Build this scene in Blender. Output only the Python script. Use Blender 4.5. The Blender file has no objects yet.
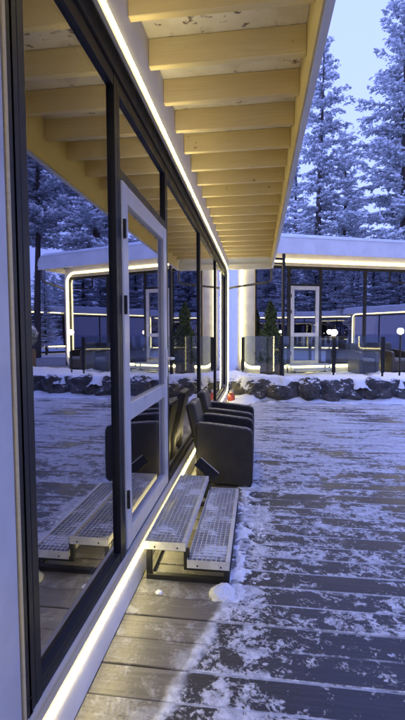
import bpy, bmesh, math, random
import numpy as np
from mathutils import Vector, Matrix, noise as mnoise

sc = bpy.context.scene
col = sc.collection
R = math.radians
rng = random.Random(11)

# ------------------------------------------------------------------ materials
class NT:
    def __init__(s, name):
        s.m = bpy.data.materials.new(name); s.m.use_nodes = True
        s.t = s.m.node_tree; s.t.nodes.clear()
        s.out = s.t.nodes.new('ShaderNodeOutputMaterial')
    def n(s, typ, **kw):
        x = s.t.nodes.new(typ)
        for k, v in kw.items(): setattr(x, k, v)
        return x
    def link(s, a, b): s.t.links.new(a, b)
    def put(s, sock, v):
        if hasattr(v, 'is_output'): s.link(v, sock)
        elif isinstance(v, (tuple, list)) and len(v) == 3 and sock.type == 'RGBA': sock.default_value = (*v, 1)
        else: sock.default_value = v
    def math(s, op, a, b=0.0, c=None, clamp=False):
        x = s.n('ShaderNodeMath', operation=op, use_clamp=clamp)
        s.put(x.inputs[0], a); s.put(x.inputs[1], b)
        if c is not None: s.put(x.inputs[2], c)
        return x.outputs[0]
    def add(s, *a):
        r = a[0]
        for b in a[1:]: r = s.math('ADD', r, b)
        return r
    def mul(s, a, b): return s.math('MULTIPLY', a, b)
    def smooth(s, v, lo, hi, a=0.0, b=1.0):
        x = s.n('ShaderNodeMapRange', interpolation_type='SMOOTHSTEP')
        s.put(x.inputs[0], v); s.put(x.inputs[1], lo); s.put(x.inputs[2], hi); s.put(x.inputs[3], a); s.put(x.inputs[4], b)
        return x.outputs[0]
    def pos(s): return s.n('ShaderNodeNewGeometry').outputs['Position']
    def obj(s): return s.n('ShaderNodeTexCoord').outputs['Object']
    def scale(s, vec, sc3):
        x = s.n('ShaderNodeVectorMath', operation='MULTIPLY')
        s.link(vec, x.inputs[0]); x.inputs[1].default_value = sc3
        return x.outputs[0]
    def noise(s, vec, scale, detail=4, rough=.55, dist=0.0):
        x = s.n('ShaderNodeTexNoise')
        s.link(vec, x.inputs['Vector']); x.inputs['Scale'].default_value = scale
        x.inputs['Detail'].default_value = detail; x.inputs['Roughness'].default_value = rough
        x.inputs['Distortion'].default_value = dist
        return x.outputs['Fac']
    def mix(s, f, a, b):
        x = s.n('ShaderNodeMix', data_type='RGBA')
        s.put(x.inputs[0], f); s.put(x.inputs[6], a); s.put(x.inputs[7], b)
        return x.outputs[2]
    def bump(s, h, strength=.3, dist=.02):
        x = s.n('ShaderNodeBump'); s.put(x.inputs['Height'], h)
        x.inputs['Strength'].default_value = strength; x.inputs['Distance'].default_value = dist
        return x.outputs['Normal']
    def bsdf(s, color, rough=.5, metal=0.0, normal=None, spec=None, **kw):
        x = s.n('ShaderNodeBsdfPrincipled')
        s.put(x.inputs['Base Color'], color); s.put(x.inputs['Roughness'], rough); s.put(x.inputs['Metallic'], metal)
        if normal is not None: s.link(normal, x.inputs['Normal'])
        if spec is not None: s.put(x.inputs['Specular IOR Level'], spec)
        for k, v in kw.items(): s.put(x.inputs[k], v)
        return x.outputs[0]
    def done(s, shader):
        s.link(shader, s.out.inputs['Surface']); return s.m

MAT = {}
def simple(name, c1, c2, scale=6, rough=.5, metal=0.0, bumpy=0.0, stretch=(1, 1, 1), detail=5, spec=None):
    t = NT(name); v = t.scale(t.obj(), stretch)
    n = t.noise(v, scale, detail, .6)
    c = t.mix(t.smooth(n, .3, .7), c1, c2)
    nb = t.bump(n, bumpy, .02) if bumpy else None
    MAT[name] = t.done(t.bsdf(c, t.smooth(n, .2, .8, max(.02, rough - .1), rough + .1), metal, nb, spec))
    return MAT[name]

simple('white_paint', (.66, .65, .64), (.76, .75, .74), 3, .45)
simple('white_frame', (.46, .46, .48), (.56, .56, .58), 4, .35)
simple('black_metal', (.012, .012, .012), (.02, .019, .02), 8, .45, spec=.3)
simple('dark_grey_metal', (.06, .057, .052), (.09, .085, .08), 5, .35)
simple('cream_panel', (.52, .48, .38), (.6, .56, .46), 4, .5)
simple('galvanised', (.60, .60, .58), (.76, .75, .73), 22, .45, .35, .1)
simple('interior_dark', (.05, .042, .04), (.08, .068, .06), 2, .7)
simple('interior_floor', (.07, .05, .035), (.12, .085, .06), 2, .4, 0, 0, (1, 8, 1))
simple('curtain', (.16, .145, .13), (.22, .2, .18), 3, .9, 0, .3, (1, 14, .4))
simple('bark', (.035, .026, .022), (.09, .062, .048), 5, .9, 0, .6, (1, 1, .3))
simple('needles', (.22, .25, .26), (.40, .43, .445), 1.5, .8)
simple('thuja', (.035, .06, .022), (.075, .11, .04), 9, .7)
simple('terracotta', (.1, .06, .045), (.16, .1, .07), 9, .8)
simple('cushion', (.11, .11, .12), (.16, .16, .17), 40, .9, 0, .2)
simple('red_plastic', (.36, .06, .03), (.46, .09, .04), 8, .4)
simple('pale_plastic', (.55, .5, .42), (.65, .6, .5), 8, .4)
simple('rubber', (.012, .012, .013), (.022, .022, .022), 12, .6, spec=.2)
simple('paving', (.2, .18, .16), (.34, .32, .3), 5, .8, 0, .4)

def mk_wood():
    t = NT('pine'); p = t.obj()
    g = t.noise(t.scale(p, (.7, 14, 22)), 3.2, 6, .6, .6)
    b = t.noise(t.scale(p, (.5, 1, 1)), 2.4, 3)
    k = t.noise(p, 11, 2, .4)
    c = t.mix(t.smooth(g, .3, .7), (.57, .47, .25), (.68, .59, .36))
    c = t.mix(t.smooth(b, .35, .75), c, (.60, .48, .23))
    c = t.mix(t.smooth(k, .73, .78), c, (.25, .14, .06))
    oi = t.n('ShaderNodeObjectInfo'); c = t.mix(t.smooth(oi.outputs['Random'], 0, 1, 0, .32), c, (.50, .37, .19))
    st = t.noise(t.scale(p, (.5, 2, 2)), 3.5, 6, .7); c = t.mix(t.smooth(st, .55, .75, 0, .35), c, (.42, .31, .17))
    MAT['pine'] = t.done(t.bsdf(c, .55, 0, t.bump(g, .12, .01)))
mk_wood()

def mk_ply():
    t = NT('frosted_sheathing'); p = t.obj()
    n = t.noise(p, 3, 6, .6); k = t.noise(t.scale(p, (1, 1.6, 1)), 9, 5, .7)
    c = t.mix(t.smooth(n, .35, .65), (.64, .58, .48), (.80, .75, .66))
    c = t.mix(t.smooth(k, .60, .66), c, (.16, .11, .09))
    MAT['frosted_sheathing'] = t.done(t.bsdf(c, .7, 0, t.bump(k, .2, .01)))
mk_ply()

def mk_glass():
    t = NT('coated_glass')
    lw = t.n('ShaderNodeLayerWeight'); lw.inputs['Blend'].default_value = .5
    f = t.math('POWER', lw.outputs['Facing'], 2.6)
    fac = t.math('MULTIPLY_ADD', f, .62, .28, clamp=True)
    w = t.noise(t.obj(), .9, 1, .4)
    gl = t.n('ShaderNodeBsdfGlossy'); gl.inputs['Roughness'].default_value = 0.0
    gl.inputs['Color'].default_value = (.90, .90, 1.0, 1)
    t.link(t.bump(w, .012, .02), gl.inputs['Normal'])
    tr = t.n('ShaderNodeBsdfTransparent'); tr.inputs['Color'].default_value = (.62, .63, .66, 1)
    mx = t.n('ShaderNodeMixShader'); t.link(fac, mx.inputs[0]); t.link(tr.outputs[0], mx.inputs[1]); t.link(gl.outputs[0], mx.inputs[2])
    MAT['coated_glass'] = t.done(mx.outputs[0])
    t = NT('clear_glass')
    lw = t.n('ShaderNodeLayerWeight'); lw.inputs['Blend'].default_value = .5
    f = t.math('POWER', lw.outputs['Facing'], 3.0)
    fac = t.math('MULTIPLY_ADD', f, .7, .07, clamp=True)
    gl = t.n('ShaderNodeBsdfGlossy'); gl.inputs['Roughness'].default_value = 0.02
    tr = t.n('ShaderNodeBsdfTransparent'); tr.inputs['Color'].default_value = (.84, .88, .87, 1)
    df = t.n('ShaderNodeBsdfDiffuse'); df.inputs['Color'].default_value = (.6, .6, .62, 1)   # frost film
    m0 = t.n('ShaderNodeMixShader'); t.link(t.smooth(t.noise(t.obj(), 2.5, 5), .35, .8, .01, .06), m0.inputs[0])
    t.link(tr.outputs[0], m0.inputs[1]); t.link(df.outputs[0], m0.inputs[2])
    mx = t.n('ShaderNodeMixShader'); t.link(fac, mx.inputs[0]); t.link(m0.outputs[0], mx.inputs[1]); t.link(gl.outputs[0], mx.inputs[2])
    MAT['clear_glass'] = t.done(mx.outputs[0])
mk_glass()

def mk_emit(name, c, s):
    t = NT(name); e = t.n('ShaderNodeEmission'); e.inputs['Color'].default_value = (*c, 1); e.inputs['Strength'].default_value = s
    MAT[name] = t.done(e.outputs[0])
mk_emit('led', (1.0, .85, .36), 46)
mk_emit('far_led', (1.0, .84, .36), 11)
simple('lit_soffit', (.56, .47, .31), (.64, .55, .38), 4, .6)
mk_emit('lamp_glow', (1.0, .86, .55), 70)

def mk_snow(name, lo, hi, sc_=7):
    t = NT(name); p = t.pos()
    n = t.noise(p, sc_, 6, .6); n2 = t.noise(p, sc_ * 7, 3, .6)
    c = t.mix(t.smooth(n, .3, .7), lo, hi)
    MAT[name] = t.done(t.bsdf(c, .75, 0, t.bump(t.add(n, t.mul(n2, .3)), .5, .04), .3))
mk_snow('snow', (.76, .78, .83), (.86, .87, .89))
mk_snow('tree_snow', (.80, .82, .87), (.90, .91, .93), 2)

def mk_rock():
    t = NT('rock'); p = t.pos()
    n = t.noise(p, 5, 8, .65); n2 = t.noise(p, 24, 5, .6)
    c = t.mix(t.smooth(n, .35, .7), (.03, .029, .030), (.12, .112, .11))
    nz = t.n('ShaderNodeSeparateXYZ'); t.link(t.n('ShaderNodeNewGeometry').outputs['Normal'], nz.inputs[0])
    frost = t.smooth(t.add(t.mul(nz.outputs[2], .5), t.mul(n2, .6), t.mul(n, .4)), 1.0 - .19, .93)
    c = t.mix(frost, c, (.7, .72, .78))
    MAT['rock'] = t.done(t.bsdf(c, .8, 0, t.bump(t.add(n, t.mul(n2, .4)), .8, .05)))
mk_rock()

def mk_rattan():
    t = NT('rattan'); p = t.obj()
    w = t.n('ShaderNodeTexChecker'); t.link(t.scale(p, (1, 1, 1)), w.inputs['Vector']); w.inputs['Scale'].default_value = 62
    n = t.noise(p, 6, 4)
    c = t.mix(t.smooth(n, .3, .7), (.018, .016, .016), (.034, .030, .029))
    c = t.mix(t.mul(w.outputs['Fac'], .55), c, (.008, .008, .008))
    nz_ = t.n('ShaderNodeSeparateXYZ'); t.link(t.n('ShaderNodeNewGeometry').outputs['Normal'], nz_.inputs[0])
    c = t.mix(t.mul(t.smooth(nz_.outputs[2], .6, .95), t.smooth(t.noise(p, 26, 5, .65), .42, .66, .05, .5)), c, (.55, .56, .6))
    MAT['rattan'] = t.done(t.bsdf(c, .5, 0, t.bump(w.outputs['Fac'], .5, .004)))
mk_rattan()

BOARD = .1728; BOARD0 = 1.808
def mk_deck():
    t = NT('snowy_deck'); p = t.pos()
    sx = t.n('ShaderNodeSeparateXYZ'); t.link(p, sx.inputs[0]); x, y = sx.outputs[0], sx.outputs[1]
    q = t.math('DIVIDE', t.math('SUBTRACT', y, BOARD0), BOARD)
    fr = t.math('FRACT', q); fl = t.math('FLOOR', q)
    seam = t.mul(t.math('ABSOLUTE', t.math('SUBTRACT', fr, .5)), 2.0)
    wn = t.n('ShaderNodeTexWhiteNoise', noise_dimensions='1D'); t.link(fl, wn.inputs['W']); br = wn.outputs['Value']
    cx = t.n('ShaderNodeCombineXYZ'); t.link(x, cx.inputs[0]); t.link(y, cx.inputs[1]); t.link(t.mul(fl, .37), cx.inputs[2]); pb = cx.outputs[0]
    n1 = t.noise(t.scale(pb, (.9, 1.3, .35)), .95, 3, .5, .3)
    n2 = t.noise(t.scale(pb, (1, 1.25, 1.2)), 4.2, 6, .6, .7)
    nf = t.noise(t.scale(p, (1, 1.1, 1)), 15, 7, .68, .7)           # scuffed powder
    n3 = t.noise(p, 60, 3, .6)
    n4 = t.noise(t.scale(p, (.35, 2.6, 1)), 3.2, 6, .6)          # swept streaks along the boards
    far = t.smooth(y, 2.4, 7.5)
    ln = t.noise(t.scale(pb, (1, .2, 2)), 1.7, 5, .65)
    line = t.mul(t.smooth(seam, .87, .955), t.smooth(ln, .36, .56, .12, 1.0))
    near = t.smooth(t.math('ABSOLUTE', t.math('ADD', x, .06)), .02, .20, .06, 0.0)
    v = t.add(t.mul(n1, .46), t.mul(n2, .52), t.mul(nf, .50), t.mul(n3, .24), -.05, t.mul(br, .09), .03, t.mul(line, .20), t.mul(far, .045), t.mul(t.mul(t.math('SUBTRACT', n4, .4), far), .7), near)
    snow = t.math('MAXIMUM', t.smooth(v, .885, .955), t.mul(line, .95))
    snow = t.mul(snow, t.smooth(t.add(nf, t.mul(n3, .5)), .50, .85, .60, 1.0))
    # the dry strip under the eaves
    wob = t.mul(t.math('SUBTRACT', t.noise(p, 6, 5, .6), .5), .14)
    bnd = t.add(t.math('MINIMUM', t.math('MULTIPLY_ADD', t.math('SUBTRACT', y, 1.6), .26, -.375), -.12), wob)
    d = t.math('SUBTRACT', x, bnd)
    wet = t.smooth(d, -.03, .01)
    edge = t.mul(t.smooth(d, -.045, 0.0), t.smooth(d, .05, .015))
    edge = t.mul(edge, t.smooth(n2, .3, .55, .35, 1.0))
    frostd = t.mul(t.smooth(t.add(n2, t.mul(n3, .3)), .62, .85), .45)
    cov = t.math('MAXIMUM', t.mul(snow, wet), edge)
    cov = t.math('MAXIMUM', cov, t.mul(frostd, t.math('SUBTRACT', 1.0, wet)))
    g = t.noise(t.scale(p, (1.2, 26, 1)), 2.4, 6, .65, .5)
    dryc = t.mix(t.smooth(g, .3, .7), (.095, .087, .076), (.20, .185, .165))
    dryc = t.mix(t.mul(br, .6), dryc, (.125, .115, .102))
    wet_skyc = t.mix(t.smooth(g, .3, .7), (.017, .018, .027), (.040, .042, .058))  # wet boards, with blue skylight tinted into their colour
    wet_skyc = t.mix(t.mul(br, .35), wet_skyc, (.05, .052, .068))
    wood = t.mix(wet, dryc, wet_skyc)
    sn = t.noise(p, 18, 5, .7)
    snc = t.mix(t.smooth(sn, .35, .65), (.46, .47, .50), (.78, .79, .82))
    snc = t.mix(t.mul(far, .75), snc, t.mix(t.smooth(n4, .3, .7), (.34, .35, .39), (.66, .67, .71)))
    c = t.mix(cov, wood, snc)
    h = t.add(t.mul(cov, .8), t.mul(n3, .35), t.mul(g, .12))
    MAT['snowy_deck'] = t.done(t.bsdf(c, t.mix(cov, (.36, .36, .36), (.85, .85, .85)), 0, t.bump(h, .55, .012), .45))
mk_deck()

# ------------------------------------------------------------------ mesh builder
class MB:
    def __init__(s): s.v = []; s.f = []; s.mi = []
    def add(s, vs, fs, m=0):
        o = len(s.v); s.v += [tuple(a) for a in vs]
        for f in fs: s.f.append(tuple(i + o for i in f)); s.mi.append(m)
    def box(s, x0, x1, y0, y1, z0, z1, bev=0.0, seg=2, m=0, M=None):
        if bev <= 0:
            vs = [(x, y, z) for z in (z0, z1) for y in (y0, y1) for x in (x0, x1)]
            fs = [(0, 2, 3, 1), (4, 5, 7, 6), (0, 1, 5, 4), (2, 6, 7, 3), (0, 4, 6, 2), (1, 3, 7, 5)]
        else:
            b = bmesh.new(); bmesh.ops.create_cube(b, size=1)
            for v in b.verts: v.co = Vector(((x0 + x1) / 2 + v.co.x * (x1 - x0), (y0 + y1) / 2 + v.co.y * (y1 - y0), (z0 + z1) / 2 + v.co.z * (z1 - z0)))
            bmesh.ops.bevel(b, geom=b.edges[:], offset=bev, segments=seg, profile=.5, affect='EDGES')
            b.verts.index_update(); vs = [v.co[:] for v in b.verts]; fs = [[v.index for v in f.verts] for f in b.faces]; b.free()
        if M is not None: vs = [M @ Vector(v) for v in vs]
        s.add(vs, fs, m); return s
    def tube(s, pts, r, n=8, cap=True, m=0):
        pts = [Vector(p) for p in pts]; rs = r if isinstance(r, (list, tuple)) else [r] * len(pts)
        vs = []; up = None
        for i, p in enumerate(pts):
            d = (pts[min(i + 1, len(pts) - 1)] - pts[max(i - 1, 0)]).normalized()
            if up is None: up = Vector((0, 0, 1)) if abs(d.z) < .9 else Vector((1, 0, 0))
            a = d.cross(up).normalized(); b = a.cross(d).normalized(); up = b
            vs += [p + (a * math.cos(k * 2 * math.pi / n) + b * math.sin(k * 2 * math.pi / n)) * rs[i] for k in range(n)]
        fs = [(i * n + k, i * n + (k + 1) % n, (i + 1) * n + (k + 1) % n, (i + 1) * n + k) for i in range(len(pts) - 1) for k in range(n)]
        if cap: fs += [tuple(range(n))[::-1], tuple(range((len(pts) - 1) * n, len(pts) * n))]
        s.add(vs, fs, m); return s
    def build(s, name, mat, parent=None, origin=None, smooth=False, kind=None):
        me = bpy.data.meshes.new(name)
        o = Vector(origin) if origin is not None else Vector((0, 0, 0))
        me.from_pydata([(v[0] - o.x, v[1] - o.y, v[2] - o.z) for v in s.v], [], s.f)
        for mm in (mat if isinstance(mat, (list, tuple)) else [mat]): me.materials.append(MAT[mm])
        if any(s.mi): me.polygons.foreach_set('material_index', s.mi)
        if smooth: me.polygons.foreach_set('use_smooth', [True] * len(me.polygons))
        me.update()
        ob = bpy.data.objects.new(name, me); col.objects.link(ob)
        if parent is not None: ob.parent = parent
        elif origin is not None: ob.location = o
        if kind: ob['kind'] = kind
        return ob

def tag(o, label, cat, group=None):
    o['label'] = label; o['category'] = cat
    if group: o['group'] = group
    return o
def thing(name, label, cat, loc=(0, 0, 0), rz=0.0, group=None):
    o = bpy.data.objects.new(name, None); col.objects.link(o); o.location = loc; o.rotation_euler = (0, 0, rz)
    o.empty_display_size = .2
    return tag(o, label, cat, group)
def kids(o): return [c for c in bpy.data.objects if c.parent == o]
def dup(o, loc, rz, label, group=None, scale=None):
    def rec(a, par):
        c = a.copy(); col.objects.link(c)
        if par is not None: c.parent = par
        for ch in kids(a): rec(ch, c)
        return c
    r = rec(o, None); r.location = loc; r.rotation_euler = (0, 0, rz); r['label'] = label
    if scale: r.scale = scale
    if group: r['group'] = group
    return r

def rrect(s0, s1, z0, z1, r, n=8):
    out = []
    for cx, cz, a0 in ((s1 - r, z0 + r, -90), (s1 - r, z1 - r, 0), (s0 + r, z1 - r, 90), (s0 + r, z0 + r, 180)):
        for k in range(n + 1):
            a = R(a0 + 90 * k / n); out.append((cx + r * math.cos(a), cz + r * math.sin(a)))
    return out

# ------------------------------------------------------------------ glass cabins
def cabin(root, s0, s1, mulls, door, panel_to, joists, header, roof_end_panel, depth=4.2, curt=(), led_r=.032):
    """local x = outward from the LED line, y = along the facade, z = up from the cabin's own ground"""
    # white rounded shell framing the facade
    inner = rrect(s0 + .10, s1 - .10, .171, 3.113, .34); outer = rrect(s0, s1, .0, 3.482, .30)
    n = len(inner); m = MB()
    vs = [(.014, a, b) for a, b in outer] + [(.014, a, b) for a, b in inner] + [(-.22, a, b) for a, b in outer] + [(-.22, a, b) for a, b in inner]
    fs = []
    for i in range(n):
        j = (i + 1) % n
        fs += [(i, j, n + j, n + i), (2 * n + j, 2 * n + i, 3 * n + i, 3 * n + j), (i, 2 * n + i, 2 * n + j, j), (n + j, 3 * n + j, 3 * n + i, n + i)]
    m.add(vs, fs)
    shell = m.build('shell', 'white_paint', root)
    sl = MB().box(-.13, -.011, s0 + .42, s1 - .42, .173, .206, .006); sl.build('sill', 'white_paint', root)
    shield_i = rrect(s0 + .128, s1 - .128, .226, 3.058, .312); shield_o = rrect(s0 + .1015, s1 - .1015, .1725, 3.1115, .338)  # added plate that keeps strip light off the header, sill and panes
    N_ = len(shield_i); m = MB()
    vs = [(.0112, a, b) for a, b in shield_o] + [(.0112, a, b) for a, b in shield_i] + [(-.009, a, b) for a, b in shield_o] + [(-.009, a, b) for a, b in shield_i]
    fs = []
    for i in range(N_):
        j = (i + 1) % N_
        fs += [(i, j, N_ + j, N_ + i), (2 * N_ + j, 2 * N_ + i, 3 * N_ + i, 3 * N_ + j), (i, 2 * N_ + i, 2 * N_ + j, j), (N_ + j, 3 * N_ + j, 3 * N_ + i, N_ + i)]
    m.add(vs, fs); m.build('light_shield', 'cream_panel', root)
    led = [(.0172 if led_r < .012 else .02, a, b) for a, b in rrect(s0 + .117, s1 - .117, .178, 3.108, .32, 10)]
    m = MB(); m.tube(led + [led[0]], led_r, 8, cap=False); m.build('light_strip', 'led' if led_r < .012 else 'far_led', root, smooth=True)  # distant strips drawn thicker, the bloom put into their shape
    # header above the glass
    MB().box(-.10, -.034, s0 + .13, s1 - .13, 2.985, 3.0935, .004).build('header', header, root)
    # solid cladding before the glass
    g0 = s0 + .13
    if panel_to is not None:
        MB().box(-.13, -.045, s0 + .13, panel_to - .055, .207, 2.983, .003).build('cladding_panel', 'white_frame', root)
        MB().box(-.115, -.04, panel_to - .047, panel_to - .033, .207, 2.983, .003).build('trim_strip', 'pine', root)
        g0 = panel_to - .03
    g1 = s1 - .13
    # windows: one framed bay between each pair of mullions
    edges = [g0] + mulls + [g1]
    for i in range(len(edges) - 1):
        a, b = edges[i], edges[i + 1]
        is_door = door and abs(a - door[0]) < .02
        fw = .045
        fr = MB()
        zb = .207
        if is_door: zb = 2.44
        fr.box(-.11, -.048, a, a + fw, .207, 2.983, .004); fr.box(-.11, -.048, b - fw, b, .207, 2.983, .004)
        fr.box(-.108, -.05, a + fw, b - fw, 2.905, 2.982, .004)
        fr.box(-.108, -.05, a + fw, b - fw, zb, zb + .062, .004)
        w = fr.build('window', 'black_metal', root)
        MB().box(-.084, -.072, a + fw - .004, b - fw + .004, zb + .058, 2.909).build('pane', 'coated_glass', w)
        if is_door:
            d0, d1 = a + fw + .003, b - fw - .003
            leaf = MB()
            st = .105
            leaf.box(-.10, -.038, d0, d0 + st, .235, 2.437, .008); leaf.box(-.10, -.038, d1 - st, d1, .235, 2.437, .008)
            leaf.box(-.098, -.040, d0 + st, d1 - st, .237, .345, .006); leaf.box(-.098, -.040, d0 + st, d1 - st, 2.33, 2.435, .006)
            leaf.box(-.098, -.040, d0 + st, d1 - st, 1.015, 1.125, .006)
            dr = leaf.build('door', 'white_frame', root)
            MB().box(-.078, -.066, d0 + st - .004, d1 - st + .004, 1.12, 2.334).build('pane', 'coated_glass', dr)
            MB().box(-.078, -.066, d0 + st - .004, d1 - st + .004, .34, 1.02).build('pane', 'coated_glass', dr)
            h = MB().box(-.038, -.028, d1 - .075, d1 - .035, 1.18, 1.42, .004)
            h.tube([(-.03, d1 - .055, 1.34), (.025, d1 - .055, 1.34), (.03, d1 - .07, 1.34), (.03, d1 - .19, 1.345)], .011, 8)
            h.build('handle', 'white_paint', dr, smooth=False)
            for hz in (.55, 1.72, 2.16):
                MB().tube([(-.03, d0 + .008, hz - .055), (-.03, d0 + .008, hz + .055)], .010, 8).box(-.038, -.032, d0 + .005, d0 + .03, hz - .03, hz + .03, .002).build('hinge', 'black_metal', dr)
            MB().box(-.13, -.05, d0, d1, .207, .233, .003).build('threshold', 'dark_grey_metal', root)
    # body
    m = MB()
    m.box(-depth, -depth + .12, s0 + .1, s1 - .1, .0, 3.3)
    m.box(-depth + .121, -.221, s0 + .02, s0 + .13, .0, 3.24); m.box(-depth + .121, -.221, s1 - .13, s1 - .02, .0, 3.24)
    m.build('wall', 'white_paint', root)
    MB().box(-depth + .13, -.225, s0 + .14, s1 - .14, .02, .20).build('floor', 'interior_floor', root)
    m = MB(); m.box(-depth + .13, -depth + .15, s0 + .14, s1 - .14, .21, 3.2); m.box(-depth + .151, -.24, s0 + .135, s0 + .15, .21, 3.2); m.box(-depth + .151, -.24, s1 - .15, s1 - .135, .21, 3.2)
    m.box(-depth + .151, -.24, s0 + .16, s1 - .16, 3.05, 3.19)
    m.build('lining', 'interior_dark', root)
    for a, b in curt:
        m = MB(); k = int((b - a) / .03); pr = []
        for i in range(k + 1):
            yy = a + (b - a) * i / k; pr.append((-.42 + .03 * math.sin(i * 1.7), yy))
        vs = [(px, py, z) for z in (.22, 3.0) for px, py in pr] + [(px - .004, py, z) for z in (.22, 3.0) for px, py in pr]
        K = k + 1
        fs = [(i, i + 1, K + i + 1, K + i) for i in range(k)] + [(2 * K + i + 1, 2 * K + i, 3 * K + i, 3 * K + i + 1) for i in range(k)]
        m.add(vs, fs); m.build('curtain', 'curtain', root, smooth=True)
    # roof
    m = MB()
    m.box(-depth - .25, 1.09, s0 + .29, s1 - .29, 3.508, 3.545, .004, 1)
    rf = m.build('roof', 'white_paint', root)
    MB().box(-depth - .2, 1.032, s0 + .29, s1 - .29, 3.486, 3.506).build('ceiling_board', 'frosted_sheathing', rf)
    m = MB()
    top = [(s1 + .015 - .3 + .3 * math.sin(R(15 * k)), 3.2065 + .3 * math.cos(R(15 * k))) for k in range(7)]
    prof = [(s0 - .015, 3.095), (s1 + .015, 3.095)] + top[::-1] + [(s0 + s1 - a, z) for a, z in top]
    K = len(prof)
    m.add([(1.046, a, z) for a, z in prof] + [(1.09, a, z) for a, z in prof], [tuple(range(K))[::-1], tuple(range(K, 2 * K))] + [(i, (i + 1) % K, K + (i + 1) % K, K + i) for i in range(K)])
    m.box(.018, 1.044, s1 - .045, s1 + .013, 3.10, 3.24, .012, 2); m.box(.018, 1.044, s0 - .013, s0 + .045, 3.10, 3.24, .012, 2)
    m.build('fascia', 'white_paint', rf)
    MB().box(1.034, 1.0445, s0 + .29, s1 - .29, 3.104, 3.484).build('inner_board', 'pine', rf)
    r2 = random.Random(int(s1 * 10))
    for y in joists:
        MB().box(.0155, 1.0325, y, y + .048, 3.31 + r2.uniform(-.003, .003), 3.485, .004, 1).build('rafter', 'pine', rf)
    # snow lying on the roof 
    NX, NY = 26, max(20, int((s1 - s0) * 5)); vs = []; fs = []
    x0, x1, y0, y1 = -depth - .22, 1.102, s0 - .03, s1 + .03
    def drop(y):
        es = min(y - y0, y1 - y)
        return .3 - math.sqrt(max(0, .09 - (.3 - es) ** 2)) if es < .3 else 0.0
    for i in range(NX + 1):
        for j in range(NY + 1):
            u = i / NX; w = j / NY
            u = .5 - .5 * math.cos(math.pi * u); w = .5 + .5 * math.sin(math.pi * (w - .5))
            x = x0 + (x1 - x0) * u; y = y0 + (y1 - y0) * w
            e = min(x - x0, x1 - x, y - y0, y1 - y)
            hh = .09 * (1 - math.exp(-max(e, 0) / .05)) + .03 * mnoise.noise(Vector((x * 1.3, y * 1.3, s1)))
            vs.append((x + .012 * mnoise.noise(Vector((y * 3, 1, 2))), y + .012 * mnoise.noise(Vector((x * 3, 5, 2))), 3.52 + max(hh, 0) - drop(y)))
    for i in range(NX):
        for j in range(NY):
            a = i * (NY + 1) + j; fs.append((a, a + NY + 1, a + NY + 2, a + 1))
    k = len(vs); ring = [i * (NY + 1) for i in range(NX + 1)] + [NX * (NY + 1) + j for j in range(1, NY + 1)] + [i * (NY + 1) + NY for i in range(NX - 1, -1, -1)] + [j for j in range(NY - 1, 0, -1)]
    for a in ring: vs.append((vs[a][0], vs[a][1], 3.49 - drop(vs[a][1])))
    for i in range(len(ring)):
        j = (i + 1) % len(ring); fs.append((ring[i], k + i, k + j, ring[j]))
    m = MB(); m.add(vs, fs); m.build('roof_snow', 'snow', rf, smooth=True)
    return rf

JY = [2.36 + .4417 * k for k in range(-15, 18)]
home = thing('glass_cabin', 'nearest glass-fronted cabin along the left side with timber rafters under its eaves', 'cabin', (-.74, 0, 0), 0, 'lit glass cabins')
cabin(home, -4.6, 10.32, [1.34, 2.335, 3.60, 5.74, 7.92], (2.335, 3.60), 1.30, JY, 'black_metal', None, curt=[(6.2, 6.9), (9.2, 10.0)], led_r=.0055)
# rainwater pipe at the far corner of the near cabin
MB().tube([(1.06, 10.24, 3.10), (1.06, 10.24, 2.84), (1.00, 10.25, 2.78), (.2, 10.34, 2.69), (.06, 10.36, 2.67), (-.03, 10.37, 2.6), (-.03, 10.37, .05)], .026, 8).build('downpipe', 'dark_grey_metal', home, smooth=True)

FZ = .44
FO = Vector((-.44, 11.45, FZ)); FA = R(-70)
far = thing('glass_cabin', 'raised glass-fronted cabin across the courtyard with a white door and black corner post', 'cabin', FO, FA, 'lit glass cabins')
cabin(far, -.12, 5.53, [1.40, 2.36, 3.78], (1.40, 2.36), .43, [.35 + .4417 * k for k in range(12)], 'cream_panel', None, curt=[(.5, .8), (3.2, 3.5)])
MB().box(1.0, 1.065, .725, .79, .0, 3.09, .004).box(1.008, 1.057, .33, .724, 2.93, 2.985, .004).box(1.008, 1.057, .40, .724, 2.83, 2.86, .004).build('support_post', 'black_metal', far)
MB().tube([(1.06, 5.43, 3.10), (1.06, 5.43, 2.8), (.95, 5.47, 2.74), (.2, 5.58, 2.66), (-.05, 5.60, 2.6), (-.05, 5.60, .05)], .028, 8).build('downpipe', 'dark_grey_metal', far, smooth=True)

third = thing('glass_cabin', 'distant glass cabin with a lit roofline, seen only as a reflection in the windows', 'cabin', (21.5, 6.0, 0), R(180), 'lit glass cabins')
cabin(third, -9.0, 8.0, [-6, -3, -.6, .4, 3, 5.5], (-.6, .4), None, [-8.5 + .8 * k for k in range(18)], 'cream_panel', None)
dup(third, (20.5, -10.5, 0), R(140), 'glass cabin behind the viewpoint, mirrored left of the lit roofline in the far windows')
fourth = thing('glass_cabin', 'farthest glass cabin beyond the courtyard, reflected at the left edge of the nearest window', 'cabin', (17.0, 33.0, .3), R(215), 'lit glass cabins')
cabin(fourth, -6.0, 6.0, [-3, -.6, .4, 3], (-.6, .4), None, [-5.5 + .8 * k for k in range(14)], 'cream_panel', None)

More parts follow.
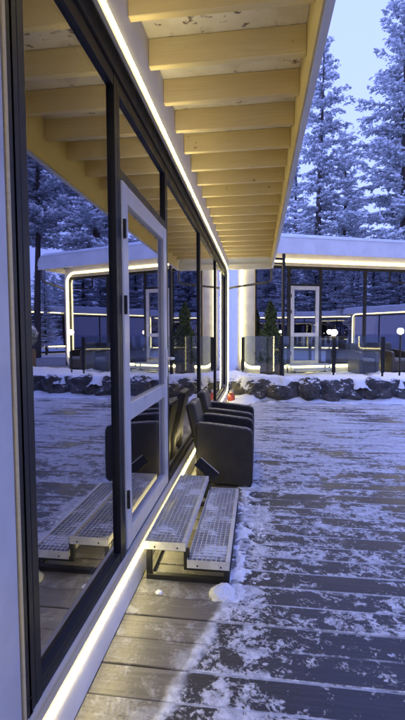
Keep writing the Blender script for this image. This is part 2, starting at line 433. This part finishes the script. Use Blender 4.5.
# ------------------------------------------------------------------ ground
m = MB()
for k in range(-34, 47):
    y0 = BOARD0 + k * BOARD
    rk = random.Random(k); dz = rk.uniform(-.0025, .0025)
    m.box(-.724, 9.0, y0 + .004, y0 + BOARD - .004, -.03 + dz, dz, .003, 1)
m.build('deck', 'snowy_deck', None, kind='structure')
MB().box(-.72, 9.0, -4.1, 9.95, -.07, -.034).build('deck_base', 'interior_dark', None, kind='structure')
def sheet(name, x0, x1, y0, y1, z, mat, amp, step_n):
    vs = []; N = step_n
    for i in range(N + 1):
        for j in range(N + 1):
            x = x0 + (x1 - x0) * i / N; y = y0 + (y1 - y0) * j / N
            vs.append((x, y, z + amp * mnoise.noise(Vector((x * .08, y * .08, 0)))))
    fs = [(i * (N + 1) + j, (i + 1) * (N + 1) + j, (i + 1) * (N + 1) + j + 1, i * (N + 1) + j + 1) for i in range(N) for j in range(N)]
    mm = MB(); mm.add(vs, fs); return mm.build(name, mat, None, smooth=True, kind='structure')
sheet('snow_ground', -400, 400, -400, 400, -.12, 'snow', .0, 40)

# snow packed into the gaps between the boards
mk_snow('trodden_snow', (.36, .38, .42), (.66, .68, .72), 16)
m = MB(); rp = random.Random(9)
for k in range(-8, 46):
    y0 = BOARD0 + k * BOARD; xs = min((y0 - 1.6) * .26 - .36, -.11); 
    while xs < 8.9:
        xe = min(8.9, xs + rp.uniform(.5, 1.6))
        if rp.random() < .85: m.box(xs, xe - .003, y0 - .0038, y0 + .0038, -.02, -.004 + rp.uniform(-.004, .0025))
        xs = xe
m.build('gap_snow', 'trodden_snow', None, kind='stuff')

# raised terrace in front of the far cabin
EDGE = [(-1.1, 11.6), (-.62, 10.75), (-.15, 10.1), (.5, 9.92), (1.5, 9.93), (2.6, 9.96), (3.8, 10.0), (5.2, 10.05), (7.2, 10.15)]
tp = [(x, y + .12) for x, y in EDGE] + [(8.5, 12), (8.5, 19), (-1.1, 19)]
m = MB(); n = len(tp)
m.add([(x, y, -.05) for x, y in tp] + [(x, y, FZ) for x, y in tp], [tuple(range(n, 2 * n)), tuple(range(n))[::-1]] + [(i, (i + 1) % n, n + (i + 1) % n, n + i) for i in range(n)])
m.build('terrace', 'paving', None, kind='structure')
def lerp_edge(t):
    L = [0.0]
    for a, b in zip(EDGE, EDGE[1:]): L.append(L[-1] + math.dist(a, b))
    d = t * L[-1]
    for i in range(len(EDGE) - 1):
        if d <= L[i + 1] + 1e-6:
            f = (d - L[i]) / (L[i + 1] - L[i]); a, b = EDGE[i], EDGE[i + 1]
            tx, ty = b[0] - a[0], b[1] - a[1]; ll = math.hypot(tx, ty)
            return Vector((a[0] + tx * f, a[1] + ty * f, 0)), Vector((ty / ll, -tx / ll, 0))
    return Vector((*EDGE[-1], 0)), Vector((0, -1, 0))
# snow on the terrace: patchy mound sheet
def snow_patch(name, cells, zf, mat='snow', parent=None, kind='stuff', origin=None):
    (x0, x1, nx), (y0, y1, ny) = cells
    g = {}; vs = []; fs = []
    Z = [[zf(x0 + (x1 - x0) * i / nx, y0 + (y1 - y0) * j / ny) for j in range(ny + 1)] for i in range(nx + 1)]
    def vid(i, j):
        if (i, j) not in g:
            g[(i, j)] = len(vs); vs.append((x0 + (x1 - x0) * i / nx, y0 + (y1 - y0) * j / ny, Z[i][j][1]))
        return g[(i, j)]
    for i in range(nx):
        for j in range(ny):
            if any(Z[a][b][0] > 0 for a, b in ((i, j), (i + 1, j), (i, j + 1), (i + 1, j + 1))):
                fs.append((vid(i, j), vid(i + 1, j), vid(i + 1, j + 1), vid(i, j + 1)))
    mm = MB(); mm.add(vs, fs); return mm.build(name, mat, parent, smooth=True, kind=kind)
def nz(x, y, s, k=0): return mnoise.fractal(Vector((x * s, y * s, k)), 1.0, 2.0, 4)
def terr(x, y):
    a = .030 + .05 * nz(x, y, 1.6, 3) + .02 * nz(x, y, 6, 1) - .05 * max(0, (y - 10.9 - .36 * x)) 
    h = max(-.03, a); return (h + .025, FZ + h)
snow_patch('terrace_snow', ((-.5, 8, 120), (10.26, 12.8, 50)), terr)

# boulder wall
wall = thing('boulder_wall', 'low retaining wall of dark snow-capped boulders edging the raised terrace', 'wall', (0, 9.9, 0))
def boulder(c, w, h, d, seed):
    b = bmesh.new(); bmesh.ops.create_icosphere(b, subdivisions=4, radius=1)
    rr = random.Random(seed)
    cuts = [(Vector((rr.gauss(0, 1), rr.gauss(0, 1), rr.gauss(0, .8))).normalized(), rr.uniform(.55, .85)) for _ in range(15)]
    for v in b.verts:
        p = v.co.copy()
        for nn, dd in cuts:
            e = p.dot(nn) - dd
            if e > 0: p -= nn * e * .97
        p *= 1 + .06 * mnoise.fractal(p * 6 + Vector((0, seed, 0)), 1, 2, 4) + .11 * mnoise.fractal(p * 2.2 + Vector((seed, 0, 0)), 1, 2, 4)
        v.co = Vector((p.x * w * .62, p.y * d * .62, p.z * h * .62)) + c
    b.verts.index_update(); vs = [v.co[:] for v in b.verts]; fs = [[v.index for v in f.verts] for f in b.faces]; b.free()
    mm = MB(); mm.add(vs, fs)
    return mm.build('boulder', 'rock', wall)
t = 0.0; i = 0; rr = random.Random(5)
while t < 1.0:
    w = rr.uniform(.38, .72); h = rr.uniform(.42, .50)
    p, nn = lerp_edge(min(1, t + w * .5 / 9.6))
    o = boulder(Vector((p.x, p.y - 9.9 + rr.uniform(-.05, .05), h * .42)), w * 1.32, h * 1.2, .52, i + 3)
    t += w * .80 / 9.6; i += 1
# snow caps: lumpy strip along the top of the wall
vs = []; fs = []; NS, NTT = 260, 10
for a in range(NS + 1):
    p, nn = lerp_edge(a / NS)
    front = .17 + .22 * nz(p.x, p.y, 1.9, 9) + .10 * nz(p.x, p.y, 5, 2)
    for b in range(NTT + 1):
        f = b / NTT; off = -.34 + (front + .34) * f
        q = p + nn * off
        hh = .465 + .07 * (1 - f ** 3) + .035 * nz(q.x, q.y, 3, 4) - (.30 * max(0, f - .72) / .28 if True else 0) * (.45 + .6 * abs(nz(p.x, p.y, 2.6, 7)))
        vs.append((q.x, q.y - 9.9, hh))
for a in range(NS):
    for b in range(NTT): k = a * (NTT + 1) + b; fs.append((k, k + 1, k + NTT + 2, k + NTT + 1))
m = MB(); m.add(vs, fs); m.build('snow_cap', 'snow', wall, smooth=True)
# drift at the foot of the wall
def foot(x, y):
    yb = 9.72 if x > -.1 else 9.72 + (-.1 - x) * 1.5
    d = (yb + .12 - y)
    h = .13 * math.exp(-max(0, d) / .16) * (1 + .7 * nz(x, y, 1.3, 2)) + .02 * nz(x, y, 5, 8) - .018
    if x < -.05: h += .10 * math.exp(-((x + .32) / .3) ** 2 - ((y - 9.75) / .5) ** 2)
    return (h + .025, h)
snow_patch('snow_drift', ((-.7, 7.5, 150), (8.6, 10.3, 46)), foot)

# ------------------------------------------------------------------ metal steps by the door
def make_steps():
    root = thing('entry_steps', 'two-tread galvanised grating steps on a black frame below the nearest cabin door', 'steps', (-.43, 3.07, 0), 0, 'galvanised entry steps')
    for (xa, xb, z) in ((-.265, -.005, .262), (.003, .265, .158)):
        m = MB(); ya, yb = -.61, .62
        m.box(xa, xb, ya, ya + .004, z - .052, z, .001, 1); m.box(xa, xb, yb - .004, yb, z - .052, z, .001, 1)
        m.box(xa, xa + .004, ya + .005, yb - .005, z - .04, z); m.box(xb - .024, xb, ya + .005, yb - .005, z - .004, z + .002); m.box(xb - .004, xb, ya + .005, yb - .005, z - .04, z - .005)
        nb = 8; 
        for k in range(1, nb):
            x = xa + (xb - .024 - xa) * k / nb; m.box(x - .002, x + .002, ya + .005, yb - .005, z - .028, z - .001)
        nc = 36
        for k in range(1, nc):
            y = ya + (yb - ya) * k / nc; m.box(xa + .005, xb - .025, y - .002, y + .002, z - .022, z - .0025)
        for hx in (.25, .8): m.tube([(xa + (xb - xa) * hx, ya - .003, z - .034), (xa + (xb - xa) * hx, ya + .001, z - .034)], .006, 6, m=1)
        tr = m.build('tread', ['galvanised', 'rubber'], root)
    for y in (-.585, .56):
        m = MB(); w = .034
        m.box(-.262, .262, y, y + w, .002, .034, .002, 1); m.box(-.262, -.228, y + .001, y + w - .001, .035, .208, .002, 1)
        m.box(-.022, .012, y + .001, y + w - .001, .1045, .206, .002, 1); m.box(.228, .262, y + .001, y + w - .001, .035, .104, .002, 1)
        m.box(-.021, .227, y + .002, y + w - .002, .076, .103, .002, 1)
        m.build('leg_frame', 'black_metal', root)
    m = MB(); m.box(-.262, -.232, -.55, .558, .003, .032); m.box(.232, .262, -.55, .558, .003, .032); m.build('side_rail', 'black_metal', root)
    return root
steps = make_steps()
# ice and snow caught in the treads
def ice(x, y): 
    h = nz(x, y, 7, 1) + .35 * nz(x, y, 18, 2); hh = .014 * h
    return (h + .25, .243 + max(-.03, min(hh * 2.0, .014))) 
m_ = snow_patch('trapped_snow', ((-.68, -.46, 30), (2.5, 3.65, 120)), ice)
def ice2(x, y):
    h = nz(x, y, 6, 5) + .35 * nz(x, y, 18, 4) + .2; return (h + .25, .138 + .03 * max(-1, min(h, .5)))
snow_patch('trapped_snow', ((-.41, -.18, 30), (2.5, 3.65, 120)), ice2)

# ------------------------------------------------------------------ armchairs
def make_chair():
    root = thing('armchair', 'dark woven armchair nearest the steps, its back to the cabin window', 'armchair', (-.33, 4.42, 0), 0, 'woven armchairs on the near deck')
    def arm(y0, y1, nm):
        prof = [(-.285, .03), (.27, .02), (.285, .05), (.288, .30), (.285, .54), (.268, .585), (.22, .605), (0, .63), (-.18, .648), (-.26, .65), (-.285, .635), (-.295, .3)]
        n = len(prof); m = MB()
        b = bmesh.new(); va = [b.verts.new((x, y0, z)) for x, z in prof]; vb = [b.verts.new((x, y1, z)) for x, z in prof]
        b.faces.new(va[::-1]); b.faces.new(vb)
        for i in range(n): b.faces.new((va[i], va[(i + 1) % n], vb[(i + 1) % n], vb[i]))
        bmesh.ops.recalc_face_normals(b, faces=b.faces[:])
        ed = [e for e in b.edges if (e.verts[0].co.y == e.verts[1].co.y)]
        bmesh.ops.bevel(b, geom=ed, offset=.018, segments=3, profile=.5, affect='EDGES')
        b.verts.index_update(); m.add([v.co[:] for v in b.verts], [[v.index for v in f.verts] for f in b.faces]); b.free()
        m.build('armrest', 'rattan', root)
    arm(-.295, -.20, 'a'); arm(.20, .295, 'b')
    MB().box(-.22, .275, -.197, .197, .06, .33, .02, 2).build('seat', 'rattan', root)
    MB().box(-.19, .285, -.19, .19, .332, .425, .035, 3).build('cushion', 'cushion', root)
    M = Matrix.Translation((-.24, 0, .30)) @ Matrix.Rotation(R(-13), 4, 'Y')
    MB().box(-.055, .045, -.215, .215, -.2, .545, .03, 3, M=M).build('backrest', 'rattan', root)
    for x in (-.24, .25):
        for y in (-.25, .25): MB().tube([(x, y, 0), (x, y, .035)], .018, 8).build('foot', 'rubber', root)
    return root
chair = make_chair()
dup(chair, (-.33, 5.24, 0), 0, 'dark woven armchair half hidden beyond the first one along the window', 'woven armchairs on the near deck')
fd = Vector((math.cos(FA), math.sin(FA), 0)); fs_ = Vector((-math.sin(FA), math.cos(FA), 0))
def fp(s, o, z=0): v = FO + fs_ * s + fd * o; return Vector((v.x, v.y, FZ + z))
dup(chair, fp(3.35, .55), FA, 'dark armchair on the terrace behind the lamp-topped railing post', 'woven armchairs on the terrace')
dup(chair, fp(4.3, .55), FA + .1, 'dark armchair on the terrace nearest the right edge of the photo', 'woven armchairs on the terrace')
dup(steps, fp(1.87, .34), FA, 'metal steps on the raised terrace below the far cabin white door', 'galvanised entry steps')

# small black slab leaning between steps and chair
r = thing('boot_scraper', 'small black slab with a pale rim leaning between the steps and the first armchair', 'boot scraper', (-.47, 3.80, 0))
M = Matrix.Translation((0, 0, .285)) @ Matrix.Rotation(R(40), 4, 'Y') @ Matrix.Rotation(R(-20), 4, 'X')
MB().box(-.115, .115, -.016, .016, -.045, .045, .007, 2, M=M).build('block', 'rubber', r)
MB().box(-.112, .112, -.014, .014, .0455, .053, .002, 1, M=M).build('rim', 'pale_plastic', r)
MB().box(-.03, .03, .02, .05, .001, .27, .004, 1).build('stand', 'rubber', r)

# red canister near the end of the cabin
r = thing('canister', 'small red canister with a pale top standing at the far end of the near cabin', 'canister', (-.60, 9.55, 0))
MB().tube([(0, 0, 0), (0, 0, .02), (0, 0, .15), (0, 0, .19)], [.075, .085, .08, .045], 16).build('body', 'red_plastic', r, smooth=True)
MB().tube([(0, 0, .19), (0, 0, .24), (0, 0, .26)], [.04, .045, .02], 12).build('cap', 'pale_plastic', r, smooth=True)

# ------------------------------------------------------------------ snow lumps near the steps
def lump(c, r, seed, label, sq=(1, 1, .6)):
    b = bmesh.new(); bmesh.ops.create_icosphere(b, subdivisions=5, radius=1)
    for v in b.verts:
        p = v.co * (1 + .22 * mnoise.fractal(v.co * 1.3 + Vector((seed, 3, 0)), 1, 2, 3) + .10 * mnoise.fractal(v.co * 7 + Vector((seed, 3, 0)), .8, 2, 4))
        v.co = Vector((p.x * r * sq[0], p.y * r * sq[1], max(-.01, p.z * r * sq[2])))
    b.verts.index_update(); mm = MB(); mm.add([v.co[:] for v in b.verts], [[v.index for v in f.verts] for f in b.faces]); b.free()
    o = mm.build('snow_lump', 'snow', None, origin=(0, 0, 0), smooth=True); o.location = c
    return tag(o, label, 'snow lump')
lump((-.205, 2.39, .0), .075, 1, 'ragged lump of snow against the near corner of the lower step', (1.0, 1.1, .62))
lump((-.58, 2.36, .0), .02, 2, 'small crumb of snow on bare boards in front of the steps')
def side(x, y):
    w = math.exp(-((x + .115 - .02 * nz(x * 0, y, 2, 4)) / (.05 + .03 * nz(0, y, 3, 8))) ** 2) * (1 if 2.3 < y < 5.6 else 0)
    f = min(1, max(0, (y - 2.3) / .3)) * min(1, max(0, (5.6 - y) / .4))
    h = .018 * w * f * (.5 + 1.5 * nz(x, y, 3.2, 3)) + .010 * nz(x, y, 16, 1) + .006 * nz(x, y, 40, 1) - .007
    return (h + .012, h)
snow_patch('snow_drift', ((-.20, .12, 48), (2.2, 5.7, 330)), side)

# ------------------------------------------------------------------ glass railing on the terrace
P = [Vector((-.40, 11.22, FZ)), Vector((.56, 10.55, FZ)), Vector((1.853, 10.62, FZ)), Vector((3.04, 10.75, FZ))]
rail = thing('glass_railing', 'frameless glass railing on black posts along the terrace edge', 'railing', P[0])
for i, p in enumerate(P):
    q = p - P[0]
    m = MB(); w = .045
    if i == 1: m.box(q.x - .02, q.x + .02, q.y - .02, q.y + .02, 0, 1.03, .003, 1)
    else: m.box(q.x - w, q.x + w, q.y - .03, q.y + .03, .14, 1.02, .004, 1).box(q.x - .02, q.x + .02, q.y - .02, q.y + .02, 0, .139).box(q.x - .06, q.x + .06, q.y - .06, q.y + .06, 0, .012)
    m.build('post', 'black_metal', rail)
for a, b in zip(P, P[1:]):
    d = (b - a); L_ = d.length; ang = math.atan2(d.y, d.x)
    M = Matrix.Translation(a - P[0]) @ Matrix.Rotation(ang, 4, 'Z')
    MB().box(.06, L_ - .06, -.006, .006, .10, 1.04, .002, 1, M=M).build('glass_panel', 'clear_glass', rail)

def garden_lamp(p, label):
    r = thing('post_lamp', label, 'lamp', p, 0, 'lamps on the terrace railing')
    MB().tube([(0, 0, 0), (0, 0, .015), (0, 0, .04)], [.035, .035, .02], 12).build('base', 'black_metal', r)
    m = MB(); pts = [(0, 0, .03 + .15 * k / 10) for k in range(11)]
    m.tube(pts, [max(.012, .075 * math.sqrt(max(0, 1 - ((k - 5) / 5.05) ** 2))) for k in range(11)], 14); m.build('globe', 'lamp_glow', r, smooth=True)
    MB().tube([(0, 0, .176), (0, 0, .186), (0, 0, .196)], [.022, .018, .006], 12).build('cap', 'black_metal', r)
    return r
garden_lamp(P[2] + Vector((0, 0, 1.022)), 'glowing globe lamp on the railing post before the middle of the far windows')
garden_lamp(Vector((3.56, 11.12, FZ + 1.055)), 'glowing globe lamp close to the right edge of the photo')
MB().tube([(3.56, 11.12, FZ), (3.56, 11.12, FZ + 1.054)], .022, 10)
o = MB().tube([(3.56, 11.12, FZ), (3.56, 11.12, FZ + 1.053)], .022, 10).build('lamp_post', 'black_metal', None, origin=(3.56, 11.12, FZ)); tag(o, 'slim black post carrying the rightmost globe lamp on the terrace', 'lamp post')

# ------------------------------------------------------------------ plants
def shrub_mesh(fn, count, size, seed):
    rs = random.Random(seed); m = MB()
    for _ in range(count):
        c = Vector(fn(rs)); a = Vector((rs.gauss(0, 1), rs.gauss(0, 1), rs.gauss(0, 1) + .6)).normalized()
        b = a.orthogonal().normalized(); q = a.cross(b); s = size * rs.uniform(.6, 1.3)
        m.add([c - b * s * .4, c + q * s * .6, c + b * s * .4, c - q * s * .9 - a * s * .2], [(0, 1, 2, 3)])
    return m
def planter(label, p, fn, cnt, size, mat, wbox=.24, hbox=.33, stake=False, snow=False):
    r = thing('potted_shrub', label, 'potted shrub', p, R(-35))
    m = MB(); 
    for k in range(6): m.box(-wbox, wbox, -wbox, wbox, .01 + k * hbox / 6, .01 + (k + .86) * hbox / 6, .004, 1)
    m.box(-wbox + .01, wbox - .01, -wbox + .01, wbox - .01, .0, hbox - .02)
    m.build('planter', 'interior_floor', r)
    MB().tube([(0, 0, hbox - .03), (0.01, 0, hbox + .25), (0, .01, hbox + .9)], [.03, .025, .012], 8).build('trunk', 'bark', r)
    shrub_mesh(fn, cnt, size, 3).build('foliage', mat, r)
    if snow: shrub_mesh(lambda rs: (lambda q: (q[0], q[1], q[2] + .05))(fn(rs)), cnt // 3, size * 1.2, 8).build('snow', 'tree_snow', r)
    return r
def cone(rs):
    h = rs.random() ** 1.25; rad = .38 * (1 - h) ** .62 * (.8 + .2 * math.sin(h * 17) + rs.gauss(0, .12)) * math.sqrt(rs.uniform(.35, 1)); a = rs.uniform(0, 6.283)
    return (rad * math.cos(a), rad * math.sin(a), .36 + 1.58 * h)
planter('dark green cone-shaped conifer in a slatted planter behind the first glass railing panel', (.33, 11.12, FZ), cone, 6500, .055, 'thuja', .2)
def ball(rs):
    v = Vector((rs.gauss(0, 1), rs.gauss(0, 1), rs.gauss(0, 1))).normalized() * .34 * rs.uniform(.7, 1) ** .5
    return (v.x, v.y, 1.05 + v.z)
planter('round-headed shrub in a planter past the far cabin right end, visible by reflection', (6.1, 13.2, FZ), ball, 1800, .06, 'needles', .25, .6, snow=True)
o = MB().box(5.98, 6.0, 12.86, 12.88, FZ, FZ + .9).build('light_stake', 'led', None, origin=(5.99, 12.87, FZ)); tag(o, 'slim upright light tube before the round-headed shrub', 'light tube')

# ------------------------------------------------------------------ trees
def conifer(seed, H, crown0, wid, shape=1.0, dens=1.0, droop=.25):
    """returns trunk MB and numpy quads for needles and snow"""
    rs = random.Random(seed); tr = MB()
    lean = rs.uniform(-.02, .02); pts = []; rad = []
    for k in range(13):
        f = k / 12; pts.append((lean * H * f + .12 * math.sin(f * 5 + seed), .1 * math.sin(f * 4 + seed * 2), H * f)); rad.append(.018 * H * (1 - f) ** .8 * .75 + .012)
    tr.tube(pts, rad, 8)
    def tp(f):
        i = min(11, int(f * 12)); g = f * 12 - i; return Vector(pts[i]).lerp(Vector(pts[i + 1]), g)
    Q = []; S = []
    nb = int(160 * dens)
    for b in range(nb):
        f = crown0 + (1 - crown0) * (b + rs.random()) / nb
        g = (f - crown0) / (1 - crown0)
        ln = wid * ((1 - g) ** .75 * (.35 + .65 * min(1, g * 4 + .25)) * shape + .12) * rs.choice((.5, .75, .9, 1.05, 1.3)) * rs.uniform(.8, 1.1)
        az = rs.uniform(0, 6.283) ; base = tp(f)
        d0 = Vector((math.cos(az), math.sin(az), 0)); up = .55 * g - .10 + rs.uniform(-.12, .12)
        bp = []; nseg = 6
        for k in range(nseg + 1):
            u = k / nseg; bp.append(base + d0 * ln * u + Vector((0, 0, ln * (up * u - droop * u * u + .18 * u ** 3))) + Vector((0, 0, .05 * rs.gauss(0, 1) * u)))
        tr.tube(bp, [max(.006, .022 * ln * .55 * (1 - k / (nseg + .5))) for k in range(nseg + 1)], 4, cap=False)
        side = Vector((-d0.y, d0.x, 0)); nt = max(4, int(ln * 8 * dens))
        for k in range(nt):
            u = .02 + 1.0 * (k + rs.random()) / nt; i = min(nseg - 1, int(u * nseg)); c = bp[i].lerp(bp[min(i + 1, nseg)], min(1.1, u * nseg - i))
            sgn = 1 if k % 2 else -1; tl = (.16 + .34 * ln * (1 - .75 * abs(u - .35)) * .55) * rs.uniform(.5, 1.2)
            dv = (d0 * rs.uniform(.45, 1.0) + side * sgn * rs.uniform(.3, 1.1) + Vector((0, 0, rs.uniform(-.35, .25)))).normalized()
            ns = max(2, int(tl / .095))
            for j in range(ns):
                cc = c + dv * tl * (j + rs.random()) / ns
                s = rs.uniform(.06, .125)
                for _ in range(2):
                    a = Vector((rs.gauss(0, 1), rs.gauss(0, 1), rs.gauss(0, .7))).normalized(); q = (dv + a * .9).normalized(); w = q.cross(a).normalized()
                    c2 = cc + Vector((rs.gauss(0, .05), rs.gauss(0, .05), -.05 + rs.gauss(0, .04)))
                    Q.append((c2 - q * s * .9, c2 + w * s * .32, c2 + q * s, c2 - w * s * .32))
                if rs.random() < .97:
                    s2 = s * rs.uniform(.8, 1.9); q = (dv + Vector((rs.gauss(0, .5), rs.gauss(0, .5), rs.gauss(0, .25)))).normalized(); nn = Vector((rs.gauss(0, .35), rs.gauss(0, .35), 1)).normalized()
                    w = q.cross(nn).normalized(); c3 = cc + Vector((rs.gauss(0, .03), rs.gauss(0, .03), .035)); e = Vector((0, 0, s2 * .35))
                    S.append((c3 - q * s2 - e * .4, c3 + w * s2 * .5 - e * .2, c3 + q * s2 - e * .6, c3 - w * s2 * .5 - e * .2))
                    S.append((c3 - q * s2 * .8, c3 + e, c3 + q * s2 * .7, c3 - e * 1.1))
    return tr, np.array([[tuple(v) for v in q] for q in Q], dtype=np.float32), np.array([[tuple(v) for v in q] for q in S], dtype=np.float32)
def quads(name, arr, mat, parent=None, kind=None):
    n = len(arr); me = bpy.data.meshes.new(name)
    me.vertices.add(n * 4); me.vertices.foreach_set('co', arr.reshape(-1))
    me.loops.add(n * 4); me.loops.foreach_set('vertex_index', np.arange(n * 4, dtype=np.int32))
    me.polygons.add(n); me.polygons.foreach_set('loop_start', np.arange(0, n * 4, 4, dtype=np.int32)); me.polygons.foreach_set('loop_total', np.full(n, 4, dtype=np.int32))
    me.materials.append(MAT[mat]); me.update(calc_edges=True)
    o = bpy.data.objects.new(name, me); col.objects.link(o)
    if parent is not None: o.parent = parent
    if kind: o['kind'] = kind
    return o
protos = [conifer(3, 17.5, .10, 2.5, 1.0, 1.25), conifer(8, 18.5, .22, 2.9, 1.0, 1.2, .18), conifer(21, 16.0, .45, 3.0, 1.05, 1.0, .12)]
first = {}
def tree(k, x, y, h, rz, label, group='snow-laden conifers behind the cabins'):
    H0 = (17.5, 18.5, 16.0)[k]
    sc_ = h / H0
    if k not in first:
        tr, Q, S = protos[k]
        r = thing('pine_tree', label, 'tree', (x, y, -.12), rz, group)
        tr.build('trunk', 'bark', r, smooth=True); quads('crown', Q, 'needles', r); quads('snow', S, 'tree_snow', r)
        r.scale = (sc_,) * 3; first[k] = r; return r
    return dup(first[k], (x, y, -.12), rz, label, group, (sc_,) * 3)
tree(0, 3.45, 24.0, 17.2, .3, 'tall slim snowy conifer rising beside the near cabin roof edge')
tree(1, 7.15, 22.5, 18.6, 1.2, 'broad snow-laden pine at the right edge of the sky')
tree(1, 6.0, 32, 16.0, 3.1, 'lower snowy conifer set back between the slim conifer and the broad pine')
tree(0, 2.6, 31, 15.0, 2.0, 'snowy conifer half hidden by the near cabin roof edge')
tree(2, 11.6, 24.0, 16.5, .6, 'bare-trunked pine reflected in the nearest window')
tree(2, 14.3, 27.5, 17.5, 2.4, 'leafier pine reflected beside the bare-trunked one in the nearest window')
tree(2, 9.3, 28, 15.5, 4.0, 'bare-trunked pine reflected above the cabin roof in the nearest window')
tree(2, 16.5, 22.5, 17.0, 5.0, 'bare-trunked pine reflected closest to the left window frame')
# the wood beyond and around, one mass
F = []; FS = []; ft = MB(); rf_ = random.Random(77)
spots = []
for _ in range(75): a = R(rf_.uniform(-10, 62)); d = rf_.uniform(34, 56); spots.append((math.sin(a) * d, math.cos(a) * d, rf_.uniform(9, 14.5) * (1 if a < R(19) else .62)))
for _ in range(80): a = R(rf_.uniform(62, 190)); d = rf_.uniform(30, 52); spots.append((math.sin(a) * d, math.cos(a) * d, rf_.uniform(12, 18)))
for _ in range(34): a = R(rf_.uniform(95, 160)); d = rf_.uniform(24, 34); spots.append((math.sin(a) * d, math.cos(a) * d, rf_.uniform(9, 15)))
for (x, y, h) in spots:
    k = rf_.choice((0, 0, 1, 1, 2)); tr, Q, S = protos[k]; s = h / (17.5, 18.5, 16.0)[k]; a = rf_.uniform(0, 6.28)
    rm = np.array([[math.cos(a), math.sin(a), 0], [-math.sin(a), math.cos(a), 0], [0, 0, 1]], dtype=np.float32) * s
    off = np.array([x, y, -.12], dtype=np.float32)
    sel = np.random.RandomState(1).rand(len(Q)) < .5; sel2 = np.random.RandomState(2).rand(len(S)) < .5
    cq = Q[sel].mean(axis=1, keepdims=True); cs = S[sel2].mean(axis=1, keepdims=True)
    F.append(((Q[sel] - cq) * 1.35 + cq) @ rm + off); FS.append(((S[sel2] - cs) * 1.35 + cs) @ rm + off)
    tv = [tuple(np.array(v, dtype=np.float32) @ rm + off) for v in tr.v[:13 * 8]]
    ft.add(tv, [f for f in tr.f if max(f) < 13 * 8])
fo = ft.build('forest_trunks', 'bark', None, kind='stuff')
quads('forest', np.concatenate(F), 'needles', None, 'stuff'); quads('forest_snow', np.concatenate(FS), 'tree_snow', None, 'stuff')

# ------------------------------------------------------------------ light
w = bpy.data.worlds.new('World'); sc.world = w; w.use_nodes = True
nt = w.node_tree; nt.nodes.clear()
ou = nt.nodes.new('ShaderNodeOutputWorld'); bg = nt.nodes.new('ShaderNodeBackground')
sky = nt.nodes.new('ShaderNodeTexSky'); sky.sky_type = 'NISHITA'; sky.sun_disc = False
ELEV, AZ = 4.0, 215.0
sky.sun_elevation = R(ELEV); sky.sun_rotation = R(AZ)
mx = nt.nodes.new('ShaderNodeMix'); mx.data_type = 'RGBA'; mx.inputs[0].default_value = .95
nt.links.new(sky.outputs[0], mx.inputs[6])
# overcast deck over the clear dusk sky, a little paler toward the horizon
tc = nt.nodes.new('ShaderNodeTexCoord'); sp = nt.nodes.new('ShaderNodeSeparateXYZ'); nt.links.new(tc.outputs['Generated'], sp.inputs[0])
rmp = nt.nodes.new('ShaderNodeMapRange'); rmp.inputs[1].default_value = 0; rmp.inputs[2].default_value = .8
nt.links.new(sp.outputs[2], rmp.inputs[0])
cm = nt.nodes.new('ShaderNodeMix'); cm.data_type = 'RGBA'; cm.inputs[6].default_value = (4.9, 6.2, 15.4, 1); cm.inputs[7].default_value = (4.2, 5.5, 15.0, 1)
nt.links.new(rmp.outputs[0], cm.inputs[0]); nt.links.new(cm.outputs[2], mx.inputs[7])
nt.links.new(mx.outputs[2], bg.inputs['Color']); bg.inputs['Strength'].default_value = .11
nt.links.new(bg.outputs[0], ou.inputs['Surface'])
sd = bpy.data.lights.new('sun', 'SUN'); sd.energy = .08; sd.angle = R(40); sd.color = (.9, .9, 1)
so = bpy.data.objects.new('sun', sd); col.objects.link(so)
az = R(AZ); dirv = Vector((math.sin(az) * math.cos(R(ELEV)), math.cos(az) * math.cos(R(ELEV)), math.sin(R(ELEV))))
so.rotation_euler = (dirv).to_track_quat('Z', 'Y').to_euler()

# ------------------------------------------------------------------ camera
cd = bpy.data.cameras.new('camera'); cam = bpy.data.objects.new('camera', cd); col.objects.link(cam); sc.camera = cam
cd.sensor_fit = 'VERTICAL'; cd.sensor_height = 36; cd.sensor_width = 36; cd.lens = 418 / 720 * 36; cd.clip_end = 2000; cd.clip_start = .05
M3 = Matrix(((.9913305, -.00543484, .13127947), (.13136085, .06272185, -.98934842), (-.00285714, .99801625, .06289201)))
cam.matrix_world = Matrix.Translation((0, 0, 1.55)) @ M3.to_4x4()

sc.render.engine = 'CYCLES'
sc.cycles.use_denoising = True
try: sc.cycles.denoiser = 'OPENIMAGEDENOISE'
except Exception: pass
sc.cycles.max_bounces = 10; sc.cycles.diffuse_bounces = 4; sc.cycles.glossy_bounces = 5; sc.cycles.transparent_max_bounces = 16
sc.cycles.sample_clamp_indirect = 4
sc.cycles.caustics_reflective = False; sc.cycles.caustics_refractive = False
sc.view_settings.view_transform = 'Standard'; sc.view_settings.look = 'None'; sc.view_settings.exposure = .38; sc.view_settings.gamma = 1
sc.view_settings.use_curve_mapping = False
